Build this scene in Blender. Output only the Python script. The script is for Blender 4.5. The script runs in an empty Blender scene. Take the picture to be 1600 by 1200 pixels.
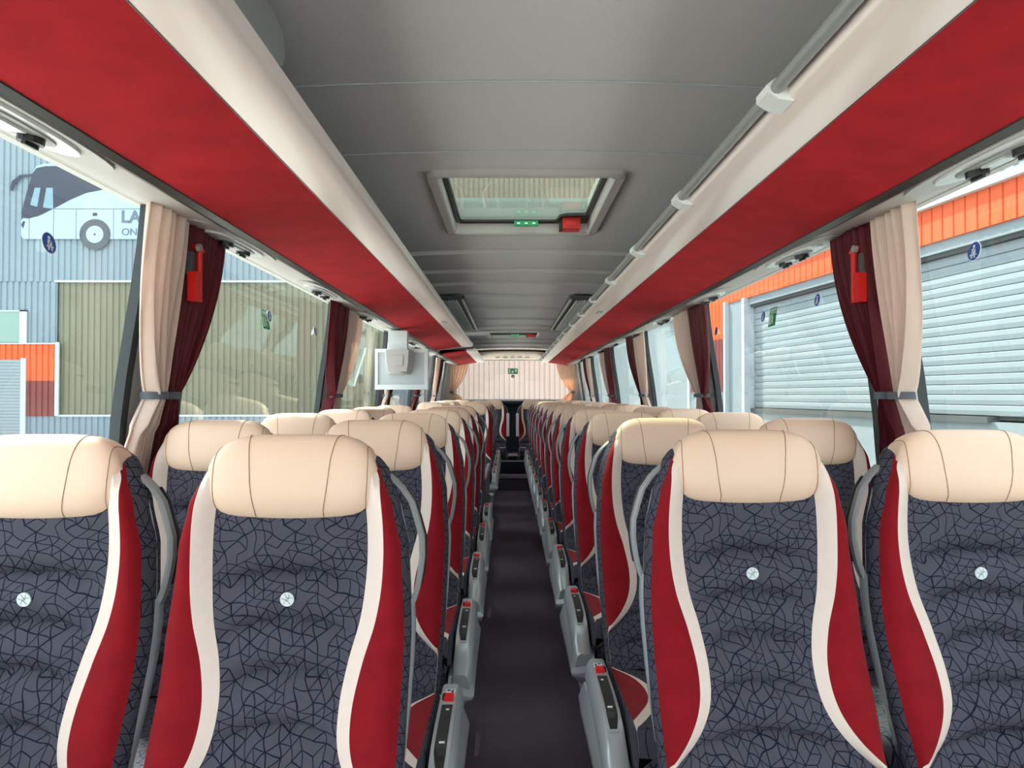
import bpy, bmesh, math, random
from mathutils import Vector, Matrix
random.seed(7)
PI = math.pi
scene = bpy.context.scene
C = scene.collection

# ------------------------------------------------------------------ camera, sky, sun, exposure
F, VX, VY = 1107.0, 795.0, 618.0          # focal length and vanishing point, in pixels of 1600x1200
CX, CZ = -0.06, 1.30                      # the camera stands left of the aisle centre, above the headrests
cam_d = bpy.data.cameras.new('camera')
cam_d.sensor_width = 36.0
cam_d.lens = 36.0 * F / 1600.0
cam_d.clip_start = 0.02
cam_d.clip_end = 500
cam = bpy.data.objects.new('camera', cam_d)
C.objects.link(cam)
cam.location = (CX, 0, CZ)
cam.rotation_euler = (PI / 2 + math.atan(18 / F), 0, -math.atan(5 / F))
scene.camera = cam

world = bpy.data.worlds.new('sky')
scene.world = world
world.use_nodes = True
wn = world.node_tree.nodes
wn['Background'].inputs['Color'].default_value = (0.93, 0.96, 1.0, 1)
wn['Background'].inputs['Strength'].default_value = 2.6

sun_d = bpy.data.lights.new('sun', 'SUN')
sun_d.energy = 10.0
sun_d.angle = math.radians(4)
sun_d.color = (1.0, 0.93, 0.76)
sun = bpy.data.objects.new('sun', sun_d)
C.objects.link(sun)
sun.rotation_euler = Vector((0.42, -0.55, -0.87)).to_track_quat('-Z', 'Y').to_euler()

scene.view_settings.view_transform = 'Standard'
scene.view_settings.look = 'None'
scene.view_settings.gamma = 1.0
scene.view_settings.use_curve_mapping = False
scene.view_settings.exposure = 0.58

# ------------------------------------------------------------------ materials
def srgb(r, g, b):
    f = lambda c: (c / 255 / 12.92) if c / 255 <= 0.04045 else ((c / 255 + 0.055) / 1.055) ** 2.4
    return (f(r), f(g), f(b), 1)

def mat(name, col, rough=0.5, metal=0.0, noise=0.0, nscale=60.0, bump=0.0, bscale=400.0, sheen=0.0, coat=0.0, spec=0.5):
    m = bpy.data.materials.new(name)
    m.use_nodes = True
    nt = m.node_tree
    b = nt.nodes['Principled BSDF']
    b.inputs['Base Color'].default_value = col
    b.inputs['Roughness'].default_value = rough
    b.inputs['Metallic'].default_value = metal
    b.inputs['Specular IOR Level'].default_value = spec
    if sheen:
        b.inputs['Sheen Weight'].default_value = sheen
    if coat:
        b.inputs['Coat Weight'].default_value = coat
        b.inputs['Coat Roughness'].default_value = 0.15
    tc = nt.nodes.new('ShaderNodeTexCoord')
    if noise:
        n = nt.nodes.new('ShaderNodeTexNoise')
        n.inputs['Scale'].default_value = nscale
        n.inputs['Detail'].default_value = 5
        nt.links.new(tc.outputs['Object'], n.inputs['Vector'])
        mx = nt.nodes.new('ShaderNodeMix')
        mx.data_type = 'RGBA'
        mx.inputs[6].default_value = [max(0, c * (1 - noise)) for c in col[:3]] + [1]
        mx.inputs[7].default_value = [min(1, c * (1 + noise)) for c in col[:3]] + [1]
        nt.links.new(n.outputs['Fac'], mx.inputs[0])
        nt.links.new(mx.outputs[2], b.inputs['Base Color'])
    if bump:
        n2 = nt.nodes.new('ShaderNodeTexNoise')
        n2.inputs['Scale'].default_value = bscale
        nt.links.new(tc.outputs['Object'], n2.inputs['Vector'])
        bp = nt.nodes.new('ShaderNodeBump')
        bp.inputs['Strength'].default_value = bump
        bp.inputs['Distance'].default_value = 0.002
        nt.links.new(n2.outputs['Fac'], bp.inputs['Height'])
        nt.links.new(bp.outputs['Normal'], b.inputs['Normal'])
    return m

def fabric_mat():
    """navy weave printed with a net of dark lines that cross to polygons and stars"""
    m = bpy.data.materials.new('navy_net_fabric')
    m.use_nodes = True
    nt = m.node_tree
    L = nt.links.new
    b = nt.nodes['Principled BSDF']
    b.inputs['Roughness'].default_value = 0.9
    b.inputs['Specular IOR Level'].default_value = 0.15
    tc = nt.nodes.new('ShaderNodeTexCoord')
    sp = nt.nodes.new('ShaderNodeSeparateXYZ')
    L(tc.outputs['UV'], sp.inputs[0])
    def mth(op, a, bb):
        n = nt.nodes.new('ShaderNodeMath')
        n.operation = op
        for i, v in enumerate((a, bb)):
            if isinstance(v, (int, float)):
                n.inputs[i].default_value = v
            else:
                L(v, n.inputs[i])
        return n.outputs[0]
    u, v = sp.outputs[0], sp.outputs[1]
    cb = nt.nodes.new('ShaderNodeCombineXYZ')
    L(u, cb.inputs[0])
    L(v, cb.inputs[1])
    # warped triangular net with some segments left out: rhombs, triangles and six-pointed stars
    nz = nt.nodes.new('ShaderNodeTexNoise')
    nz.noise_dimensions = '2D'
    nz.inputs['Scale'].default_value = 22
    nz.inputs['Detail'].default_value = 0
    L(cb.outputs[0], nz.inputs['Vector'])
    sn = nt.nodes.new('ShaderNodeSeparateColor')
    L(nz.outputs['Color'], sn.inputs[0])
    uw = mth('ADD', u, mth('MULTIPLY', mth('SUBTRACT', sn.outputs[0], 0.5), 0.018))
    vw = mth('ADD', v, mth('MULTIPLY', mth('SUBTRACT', sn.outputs[1], 0.5), 0.018))
    SP = 0.0188
    co = []
    for k in range(3):
        a = math.radians(12 + 60 * k)
        co.append(mth('ADD', mth('MULTIPLY', uw, math.cos(a) / SP), mth('MULTIPLY', vw, math.sin(a) / SP)))
    lines = None
    for k in range(3):
        c0, c1 = co[k], co[(k + 1) % 3]
        r0 = mth('ROUND', c0, 0)
        ds = mth('ABSOLUTE', mth('SUBTRACT', c0, r0), 0)
        ln = mth('LESS_THAN', ds, 0.05)
        idc = nt.nodes.new('ShaderNodeCombineXYZ')
        L(r0, idc.inputs[0])
        L(mth('FLOOR', c1, 0), idc.inputs[1])
        idc.inputs[2].default_value = k * 7.3
        wn_ = nt.nodes.new('ShaderNodeTexWhiteNoise')
        L(idc.outputs[0], wn_.inputs['Vector'])
        ln = mth('MULTIPLY', ln, mth('GREATER_THAN', wn_.outputs['Value'], 0.2))
        lines = ln if lines is None else mth('MAXIMUM', lines, ln)
    wv = nt.nodes.new('ShaderNodeTexNoise')
    wv.inputs['Scale'].default_value = 900
    L(tc.outputs['Object'], wv.inputs['Vector'])
    base = nt.nodes.new('ShaderNodeMix')
    base.data_type = 'RGBA'
    base.inputs[6].default_value = srgb(66, 68, 79)
    base.inputs[7].default_value = srgb(92, 93, 104)
    L(wv.outputs['Fac'], base.inputs[0])
    mx = nt.nodes.new('ShaderNodeMix')
    mx.data_type = 'RGBA'
    mx.inputs[7].default_value = srgb(26, 29, 48)
    L(lines, mx.inputs[0])
    L(base.outputs[2], mx.inputs[6])
    L(mx.outputs[2], b.inputs['Base Color'])
    return m

def glass_mat(name, tint, ior=1.5, haze=0.0):
    m = bpy.data.materials.new(name)
    m.use_nodes = True
    nt = m.node_tree
    for n in list(nt.nodes):
        if n.type != 'OUTPUT_MATERIAL':
            nt.nodes.remove(n)
    out = nt.nodes['Material Output']
    tr = nt.nodes.new('ShaderNodeBsdfTransparent')
    tr.inputs[0].default_value = tint
    gl = nt.nodes.new('ShaderNodeBsdfGlossy')
    gl.inputs['Roughness'].default_value = 0.02
    gl.inputs[0].default_value = (0.9, 1, 1, 1)
    fr = nt.nodes.new('ShaderNodeFresnel')
    fr.inputs[0].default_value = ior
    mx = nt.nodes.new('ShaderNodeMixShader')
    ge = nt.nodes.new('ShaderNodeNewGeometry')
    inv = nt.nodes.new('ShaderNodeMath')           # only the face where light enters the pane reflects
    inv.operation = 'SUBTRACT'
    inv.inputs[0].default_value = 1.0
    nt.links.new(ge.outputs['Backfacing'], inv.inputs[1])
    mu_ = nt.nodes.new('ShaderNodeMath')
    mu_.operation = 'MULTIPLY'
    nt.links.new(fr.outputs[0], mu_.inputs[0])
    nt.links.new(inv.outputs[0], mu_.inputs[1])
    nt.links.new(mu_.outputs[0], mx.inputs[0])
    nt.links.new(tr.outputs[0], mx.inputs[1])
    nt.links.new(gl.outputs[0], mx.inputs[2])
    nt.links.new(mx.outputs[0], out.inputs[0])
    return m

MT = {}
MT['fabric'] = fabric_mat()
MT['red'] = mat('red_velvet', srgb(140, 16, 28), 0.85, noise=0.25, nscale=25, sheen=0.06, spec=0.2)
MT['rack_red'] = mat('red_suede', srgb(180, 30, 41), 0.9, noise=0.4, nscale=9, bump=0.1, bscale=300, spec=0.2)
MT['leather'] = mat('cream_leather', srgb(244, 213, 186), 0.42, noise=0.03, nscale=6, bump=0.06, bscale=500)
MT['band'] = mat('cream_band', srgb(240, 224, 212), 0.7, noise=0.05, nscale=40)
MT['stitch'] = mat('seam_thread', srgb(150, 125, 100), 0.8)
MT['silver'] = mat('silver_plastic', srgb(186, 194, 197), 0.3, metal=0.25, noise=0.04, nscale=8)
MT['grey_plastic'] = mat('grey_plastic', srgb(150, 154, 154), 0.4, noise=0.03, nscale=10)
MT['shell'] = mat('dark_grey_shell', srgb(88, 92, 98), 0.55, noise=0.05, nscale=12)
MT['black'] = mat('black_plastic', srgb(18, 20, 22), 0.4, noise=0.05)
MT['panel'] = mat('control_panel_grey', srgb(48, 55, 53), 0.3, noise=0.06, nscale=30)
MT['buckle'] = mat('buckle_red', srgb(235, 28, 28), 0.35, noise=0.03)
MT['white'] = mat('white_print', srgb(240, 244, 244), 0.5, noise=0.02)
MT['badge'] = mat('badge_white', srgb(226, 238, 238), 0.6, noise=0.04)
MT['carpet'] = mat('aubergine_carpet', srgb(104, 95, 106), 0.95, noise=0.5, nscale=260, bump=0.5, bscale=320, spec=0.1)
MT['carpet_dark'] = mat('dark_podium_carpet', srgb(46, 46, 54), 0.95, noise=0.4, nscale=240, spec=0.1)
MT['ceiling'] = mat('grey_ceiling_felt', srgb(204, 202, 204), 0.9, noise=0.07, nscale=180, bump=0.1, bscale=500, spec=0.15)
MT['fascia'] = mat('glossy_white_fascia', srgb(250, 236, 230), 0.3, noise=0.015, nscale=3, coat=0.2)
MT['cove'] = mat('light_grey_cove', srgb(188, 186, 184), 0.5, noise=0.03, nscale=6)
MT['wall'] = mat('light_grey_wall', srgb(196, 200, 200), 0.55, noise=0.03, nscale=5)
MT['seal'] = mat('charcoal_seal', srgb(52, 60, 64), 0.6, noise=0.05)
MT['beige'] = mat('beige_header', srgb(214, 198, 188), 0.6, noise=0.03, nscale=6)
MT['navy'] = mat('dark_rear_lining', srgb(26, 30, 42), 0.8, noise=0.2, nscale=80)
MT['frame'] = mat('pale_hatch_frame', srgb(188, 184, 182), 0.5, noise=0.02)
MT['cur_c'] = mat('cream_curtain', srgb(242, 224, 212), 0.8, noise=0.05, nscale=30, sheen=0.2)
MT['cur_b'] = mat('burgundy_curtain', srgb(112, 14, 34), 0.6, noise=0.2, nscale=20, sheen=0.3)
MT['cur_p'] = mat('peach_curtain', srgb(252, 226, 206), 0.8, noise=0.05, nscale=30)
def let_light_through(m, f):
    nt = m.node_tree
    b = nt.nodes['Principled BSDF']
    out = nt.nodes['Material Output']
    t = nt.nodes.new('ShaderNodeBsdfTranslucent')
    src = b.inputs['Base Color'].links
    if src:
        nt.links.new(src[0].from_socket, t.inputs[0])
    mx = nt.nodes.new('ShaderNodeMixShader')
    mx.inputs[0].default_value = f
    nt.links.new(b.outputs[0], mx.inputs[1])
    nt.links.new(t.outputs[0], mx.inputs[2])
    nt.links.new(mx.outputs[0], out.inputs[0])
for k_c in ('cur_c', 'cur_b', 'cur_p'):
    let_light_through(MT[k_c], 0.35)
MT['tie'] = mat('slate_tieback', srgb(92, 98, 106), 0.8, noise=0.1)
MT['blue'] = mat('sign_blue', srgb(14, 84, 176), 0.4, noise=0.02)
MT['green'] = mat('sign_green', srgb(14, 150, 92), 0.4, noise=0.02)
MT['ham_red'] = mat('hammer_red', srgb(222, 26, 22), 0.35, noise=0.04)
MT['tv'] = mat('pale_monitor', srgb(218, 228, 230), 0.4, noise=0.02)
MT['tv_back'] = mat('pale_blue_grey_back', srgb(186, 197, 200), 0.45, noise=0.02)
MT['chrome'] = mat('chrome', srgb(215, 215, 215), 0.15, metal=1.0, noise=0.02)
MT['lens'] = mat('clear_lamp_lens', srgb(226, 230, 230), 0.2, noise=0.02, coat=0.4)
MT['side_glass'] = glass_mat('side_glass', (0.84, 0.88, 0.885, 1), 1.38)
MT['hatch_glass'] = glass_mat('hatch_glass', (0.60, 0.68, 0.62, 1), 1.55)
MT['clear_glass'] = glass_mat('clear_glass', (0.96, 0.97, 0.96, 1), 1.3)
# outside
MT['clad'] = mat('pale_steel_cladding', srgb(116, 134, 144), 0.55, noise=0.05, nscale=2)
MT['olive'] = mat('olive_cladding', srgb(112, 112, 92), 0.6, noise=0.08, nscale=1.5)
MT['orange'] = mat('orange_cladding', srgb(208, 84, 32), 0.55, noise=0.05, nscale=2)
MT['maroon'] = mat('maroon_cladding', srgb(112, 46, 44), 0.6, noise=0.06, nscale=2)
MT['shutter'] = mat('white_shutter', srgb(130, 144, 150), 0.5, noise=0.04, nscale=3)
MT['trim_white'] = mat('white_trim', srgb(176, 188, 194), 0.5, noise=0.03)
MT['dark_gap'] = mat('dark_gap', srgb(70, 76, 78), 0.7, noise=0.1)
MT['rear_clad'] = mat('warm_white_cladding', srgb(176, 158, 148), 0.6, noise=0.03, nscale=1)
MT['bounce_ground'] = mat('pale_bounce_ground', srgb(192, 189, 184), 0.9, noise=0.2, nscale=3)  # unseen yard ground, made pale to bounce light up to the ceiling
MT['mur_body'] = mat('mural_white', srgb(150, 172, 192), 0.6, noise=0.03, nscale=1)
MT['mur_dark'] = mat('mural_glass_navy', srgb(38, 46, 64), 0.5, noise=0.15, nscale=1.5)
MT['mur_win'] = mat('mural_glass_pale', srgb(110, 142, 156), 0.5, noise=0.1)
MT['mur_tyre'] = mat('mural_tyre', srgb(64, 74, 82), 0.7, noise=0.1)
MT['mur_txt'] = mat('mural_lettering', srgb(92, 104, 118), 0.6, noise=0.02)
MT['gate_glass'] = mat('green_tinted_window', srgb(118, 150, 140), 0.3, noise=0.05)

# ------------------------------------------------------------------ mesh helpers
class MB:
    def __init__(self):
        self.v, self.f = [], []
    def add(self, vs, fs):
        o = len(self.v)
        self.v += [tuple(p) for p in vs]
        self.f += [tuple(i + o for i in f) for f in fs]
        return self
    def box(self, x0, x1, y0, y1, z0, z1):
        vs = [(x, y, z) for x in (x0, x1) for y in (y0, y1) for z in (z0, z1)]
        return self.add(vs, [(0, 1, 3, 2), (4, 6, 7, 5), (0, 4, 5, 1), (2, 3, 7, 6), (0, 2, 6, 4), (1, 5, 7, 3)])
    def grid(self, P, closed_u=False, cap=False):
        n, m = len(P), len(P[0])
        vs = [p for r in P for p in r]
        fs = []
        for i in range(n - 1):
            for j in range(m if closed_u else m - 1):
                k = (j + 1) % m
                fs.append((i * m + j, i * m + k, (i + 1) * m + k, (i + 1) * m + j))
        if cap:
            fs.append(tuple(range(m)))
            fs.append(tuple((n - 1) * m + j for j in range(m))[::-1])
        return self.add(vs, fs)
    def prism(self, pts, a0, a1, axis='y'):
        """polygon pts extruded from a0 to a1; axis y: pts are (x,z); x: (y,z); z: (x,y)"""
        def p3(p, a):
            return {'y': (p[0], a, p[1]), 'x': (a, p[0], p[1]), 'z': (p[0], p[1], a)}[axis]
        n = len(pts)
        vs = [p3(p, a0) for p in pts] + [p3(p, a1) for p in pts]
        fs = [tuple(range(n)), tuple(range(2 * n - 1, n - 1, -1))]
        fs += [(i, (i + 1) % n, n + (i + 1) % n, n + i) for i in range(n)]
        return self.add(vs, fs)
    def tube(self, pts, r, n=8, ry=None):
        pts = [Vector(p) for p in pts]
        rows = []
        up = Vector((0.13, 0.21, 0.97))
        for i, p in enumerate(pts):
            t = (pts[min(i + 1, len(pts) - 1)] - pts[max(i - 1, 0)]).normalized()
            a = t.cross(up)
            if a.length < 1e-3:
                a = t.cross(Vector((1, 0, 0)))
            a.normalize()
            b = a.cross(t)
            rr = r[i] if isinstance(r, (list, tuple)) else r
            rows.append([p + a * rr * math.cos(2 * PI * k / n) + b * (ry or rr) * math.sin(2 * PI * k / n) for k in range(n)])
        return self.grid(rows, closed_u=True, cap=True)
    def disc(self, c, r, n=20, axis='y', h=0.002, rx=None):
        pts = [(math.cos(2 * PI * k / n) * (rx or r), math.sin(2 * PI * k / n) * r) for k in range(n)]
        i = {'x': 0, 'y': 1, 'z': 2}[axis]
        off = [(c[1], c[2]), (c[0], c[2]), (c[0], c[1])][i]
        return self.prism([(p[0] + off[0], p[1] + off[1]) for p in pts], c[i] - h / 2, c[i] + h / 2, axis)
    def mesh(self, name, smooth=False):
        me = bpy.data.meshes.new(name)
        me.from_pydata(self.v, [], self.f)
        if not smooth:
            bm = bmesh.new()
            bm.from_mesh(me)
            bmesh.ops.recalc_face_normals(bm, faces=bm.faces)
            bm.to_mesh(me)
            bm.free()
        me.update()
        if smooth:
            me.polygons.foreach_set('use_smooth', [True] * len(me.polygons))
            try:
                me.set_sharp_from_angle(angle=math.radians(42))
            except Exception:
                pass
        return me
    def build(self, name, material, parent=None, smooth=False):
        return link(name, self.mesh(name, smooth), material, parent)

def set_uv(me, f):
    uv = me.uv_layers.new(name='UVMap')
    for lp in me.loops:
        uv.data[lp.index].uv = f(me.vertices[lp.vertex_index].co)
    return me

def link(name, me, material=None, parent=None):
    if material is not None and not me.materials:
        me.materials.append(MT[material] if isinstance(material, str) else material)
    o = bpy.data.objects.new(name, me)
    C.objects.link(o)
    if parent is not None:
        o.parent = parent
    return o

def empty(name, loc=(0, 0, 0), rz=0.0, kind=None, parent=None):
    o = bpy.data.objects.new(name, None)
    o.empty_display_size = 0.05
    C.objects.link(o)
    o.location = loc
    o.rotation_euler = (0, 0, rz)
    if kind:
        o['kind'] = kind
    if parent:
        o.parent = parent
    return o

def tag(o, label, cat, group=None, kind=None):
    o['label'] = label
    o['category'] = cat
    if group:
        o['group'] = group
    if kind:
        o['kind'] = kind
    return o

def struct(o):
    o['kind'] = 'structure'
    return o

def copy_tree(o, parent=None):
    c = o.copy()
    C.objects.link(c)
    c.parent = parent
    for ch in list(o.children):
        copy_tree(ch, c)
    return c

def lerp_tab(tab, x):
    """smooth table lookup, tab sorted by falling or rising x"""
    tab = sorted(tab)
    if x <= tab[0][0]:
        return tab[0][1]
    for (a, va), (b, vb) in zip(tab, tab[1:]):
        if x <= b:
            t = (x - a) / (b - a)
            t = t * t * (3 - 2 * t) * 0.5 + t * 0.5
            return va + (vb - va) * t
    return tab[-1][1]

def at(px, py, D):
    return Vector((CX + (px - VX) * D / F, D, CZ + (VY - py) * D / F))

ORD = ['first', 'second', 'third', 'fourth', 'fifth', 'sixth', 'seventh', 'eighth', 'ninth', 'tenth', 'eleventh', 'twelfth']

# ------------------------------------------------------------------ the shell of the coach
Y0, Y1 = -1.9, 12.25
def wx(z):                                # half width of the side wall at a height: upright below, leaning in above
    return lerp_tab([(0.0, 1.20), (0.9, 1.20), (1.17, 1.18), (1.84, 1.095), (2.2, 1.04)], z)

struct(MB().box(-0.27, 0.27, Y0, 9.72, -0.05, 0.0).build('floor', 'carpet'))
for s, nm in ((-1, 'left'), (1, 'right')):
    p = struct(MB().box(min(s * 0.27, s * 1.2), max(s * 0.27, s * 1.2), Y0, Y1, -0.05, 0.08).build('floor_podium_' + nm, 'carpet_dark'))
    e = MB().prism([(s * 0.262, 0.0), (s * 0.240, 0.06), (s * 0.238, 0.10), (s * 0.246, 0.118), (s * 0.258, 0.12), (s * 0.262, 0.105), (s * 0.268, 0.105), (s * 0.272, 0.118), (s * 0.30, 0.118), (s * 0.30, 0.081), (s * 0.27, 0.081), (s * 0.27, 0.0)], Y0, 9.72, 'y')
    struct(e.build('trim_1' if s < 0 else 'trim_2', 'silver'))
st = struct(empty('floor_rear_steps', (0, 9.72, 0)))
MB().box(-0.262, 0.262, 0, 0.68, -0.05, 0.16).build('step', 'carpet', st)
MB().box(-0.262, 0.262, -0.008, 0.012, 0.145, 0.166).build('step_edge', 'black', st)
MB().box(-0.262, 0.262, 0.64, 2.5, -0.05, 0.34).build('platform', 'navy', st)
MB().box(-0.262, 0.262, 0.63, 0.66, 0.335, 0.348).build('step_edge', 'silver', st)

PIL = [(2.13, 2.36), (4.20, 4.46), (6.05, 6.35), (8.0, 8.3), (9.9, 10.2)]
SILL, HEAD = 0.86, 1.85
def wall_strip(mb, s, y0, y1, z0, z1, inset=0.0, th=0.05, n=8):
    zs = [z0 + (z1 - z0) * i / n for i in range(n + 1)]
    pts = [(s * (wx(z) - inset), z) for z in zs] + [(s * (wx(z) - inset + th), z) for z in reversed(zs)]
    mb.prism(pts, y0, y1, 'y')

wcount = 0
def side_pillars(s):                      # the first posts sit a little differently on the two sides
    return [(PIL[0][0] + (-0.06 if s < 0 else 0.02), PIL[0][1])] + PIL[1:]
for s, nm in ((-1, 'left'), (1, 'right')):
    w = struct(empty('wall_' + nm, (0, 0, 0)))
    pil = side_pillars(s)
    wins = [-1.75] + [v for p in pil for v in p] + [11.75]
    winy = [(wins[i], wins[i + 1]) for i in range(0, len(wins), 2)]
    m = MB(); wall_strip(m, s, Y0, Y1, -0.05, SILL); m.build('lower_panel', 'wall', w, True)
    m = MB(); wall_strip(m, s, Y0, Y1, HEAD, 2.2); m.build('header_panel', 'cove', w, True)
    for (a, b) in pil + [(11.75, Y1), (Y0, -1.75)]:
        m = MB(); wall_strip(m, s, a, b, SILL, HEAD, th=0.028); m.build('pillar', 'wall', w, True)
    m = MB()
    m.box(min(s * 1.12, s * 1.2), max(s * 1.12, s * 1.2), Y0, Y1, SILL - 0.03, SILL)
    m.build('sill', 'grey_plastic', w)
    for (a, b) in winy:
        wcount += 1
        wi = struct(empty('window_%d' % wcount, (0, 0, 0)))
        m = MB(); wall_strip(m, s, a, b, SILL, HEAD, inset=-0.022, th=0.006, n=8); m.build('pane', 'side_glass', wi)
        m = MB()
        wall_strip(m, s, a, a + 0.035, SILL, HEAD, inset=0.004, th=0.03)
        wall_strip(m, s, b - 0.035, b, SILL, HEAD, inset=0.004, th=0.03)
        wall_strip(m, s, a, b, SILL, SILL + 0.03, inset=0.004, th=0.03, n=1)
        m.build('seal', 'seal', wi, True)

# front end behind the camera: low panel and windscreen
wf = struct(empty('wall_front', (0, Y0, 0)))
MB().box(-1.2, 1.2, -0.05, 0.0, -0.05, 0.55).build('lower_panel', 'wall', wf)
wcount += 1
wi = struct(empty('window_%d' % wcount, (0, Y0, 0)))
MB().box(-1.2, 1.2, -0.03, -0.024, 0.55, 2.1).build('pane', 'clear_glass', wi)

# ceiling: panels lapped one behind the other, with openings for the two hatches
def cz(x):
    return 2.082 - 0.045 * (x / 1.0) ** 2 - 0.03 * max(0, abs(x) - 0.75) * 4
HATCH = [(2.42, 3.35), (8.5, 9.4)]
ce = struct(empty('ceiling', (0, 0, 0)))
seams = [-1.9, -0.6, 0.6, 1.745, 2.246, 3.77, 4.34, 4.83, 5.44, 6.23, 7.1, 7.8, 8.35, 9.6, 10.4, 11.2, 11.75]
def ceil_piece(y0, y1, x0, x1, t0, t1, name='ceiling_panel', lap=0.014):
    nx, ny = max(2, int((x1 - x0) / 0.1)), 6
    P = []
    for j in range(ny + 1):
        y = y0 + (y1 - y0) * j / ny
        t = t0 + (t1 - t0) * j / ny
        d = lap * math.cos(PI * min(1, max(0, t)) * 0.5)
        P.append([(x0 + (x1 - x0) * i / nx, y, cz(x0 + (x1 - x0) * i / nx) - d) for i in range(nx + 1)])
    if t0 == 0:
        P.insert(0, [(p[0], p[1] + 0.001, p[2] + lap + 0.004) for p in P[0]])
    mb = MB().grid(P)
    mb.grid([[(p[0], p[1], p[2] + 0.012) for p in r] for r in P])
    return mb.build(name, 'ceiling', ce, True)
for a, b in zip(seams, seams[1:]):
    lap = 0.022 if a > 3.5 else 0.003
    h = [q for q in HATCH if q[0] >= a - 0.01 and q[1] <= b + 0.01]
    f = lambda y: (y - a) / (b - a)
    a2 = a + 0.004
    if not h:
        ceil_piece(a2, b, -1.07, 1.07, 0, 1, lap=lap)
    else:
        h0, h1 = h[0]
        ceil_piece(a2, h0 + 0.03, -1.07, 1.07, 0, f(h0), lap=lap)
        ceil_piece(h1 - 0.03, b, -1.07, 1.07, f(h1), 1, lap=lap)
        ceil_piece(h0 + 0.03, h1 - 0.03, -1.07, -0.31, f(h0), f(h1), lap=lap)
        ceil_piece(h0 + 0.03, h1 - 0.03, 0.31, 1.07, f(h0), f(h1), lap=lap)
# pale seam beads of the two nearest joints
for yy in (1.745, 2.246):
    P = [(x / 20, yy, cz(x / 20) - 0.002) for x in range(-20, 21)]
    MB().tube(P, 0.0022, 5).build('seam_bead', 'trim_white', ce)
# unseen outer roof skin above, put in to block light
rf = struct(empty('ceiling_roof_skin', (0, 0, 0)))
for (a, b, x0, x1) in [(Y0, 2.45, -1.1, 1.1), (2.45, 3.32, -1.1, -0.32), (2.45, 3.32, 0.32, 1.1), (3.32, 8.53, -1.1, 1.1),
                       (8.53, 9.37, -1.1, -0.32), (8.53, 9.37, 0.32, 1.1), (9.37, Y1, -1.1, 1.1)]:
    MB().box(x0, x1, a, b, 2.2, 2.23).build('roof_sheet', 'wall', rf)

# rear wall with window
wr = struct(empty('wall_rear', (0, Y1 - 0.1, 0)))
MB().box(-1.2, 1.2, 0, 0.06, -0.05, 1.20).build('lower_panel', 'navy', wr)
MB().box(-1.16, 1.16, -0.34, 0.04, 1.17, 1.21).build('parcel_shelf', 'navy', wr)
for s in (-1, 1):
    MB().prism([(s * 1.2, 1.0), (s * 1.16, 1.2), (s * 0.97, 1.23), (s * 0.95, 1.9), (s * 1.08, 2.1), (s * 1.2, 2.1)], -0.02, 0.06, 'y').build('pillar', 'wall', wr)
P = []
for i in range(13):
    x = -1.08 + 2.16 * i / 12
    P.append([(x, -0.42, cz(x) - 0.012), (x, -0.40, cz(x) - 0.05), (x, -0.37, cz(x) - 0.075), (x, -0.2, cz(x) - 0.10), (x, -0.03, 1.915 - 0.01 * x * x), (x, 0.06, 1.91 - 0.01 * x * x)])
MB().grid(P).build('header', 'beige', wr, True)
MB().tube([(p[1][0], -0.415, p[1][2] + 0.012) for p in P], 0.012, 6).build('header_gap', 'black', wr)
for k in range(5):
    v_ = MB(); v_.disc(((k - 2) * 0.125 , -0.11, 1.946), 0.015, 14, 'y', 0.03, 0.042); v_.build('air_slot', 'white', wr)
wcount += 1
wi = struct(empty('window_%d' % wcount, (0, Y1 - 0.06, 0)))
MB().box(-1.05, 1.05, 0, 0.006, 1.2, 1.93).build('pane', 'clear_glass', wi)
m = MB(); m.box(-1.0, 1.0, -0.03, -0.005, 1.2, 1.235); m.box(-1.0, 1.0, -0.03, -0.005, 1.9, 1.92)
m.build('frame', 'trim_white', wi)
for s in (-1, 1):
    MB().box(s * 0.97 - 0.015, s * 0.97 + 0.015, -0.03, -0.005, 1.235, 1.9).build('frame', 'trim_white', wi)

# cove panels between the racks and the windows
for s, nm in ((-1, 'trim_3'), (1, 'trim_4')):
    prof = [(0.934, 1.815), (0.97, 1.8155), (1.02, 1.823), (1.06, 1.832), (1.098, 1.846), (1.10, 1.87), (0.934, 1.87)]
    c = struct(MB().prism([(s * x, z) for x, z in prof], Y0, 12.05, 'y').build(nm, 'cove', None, True))

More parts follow.
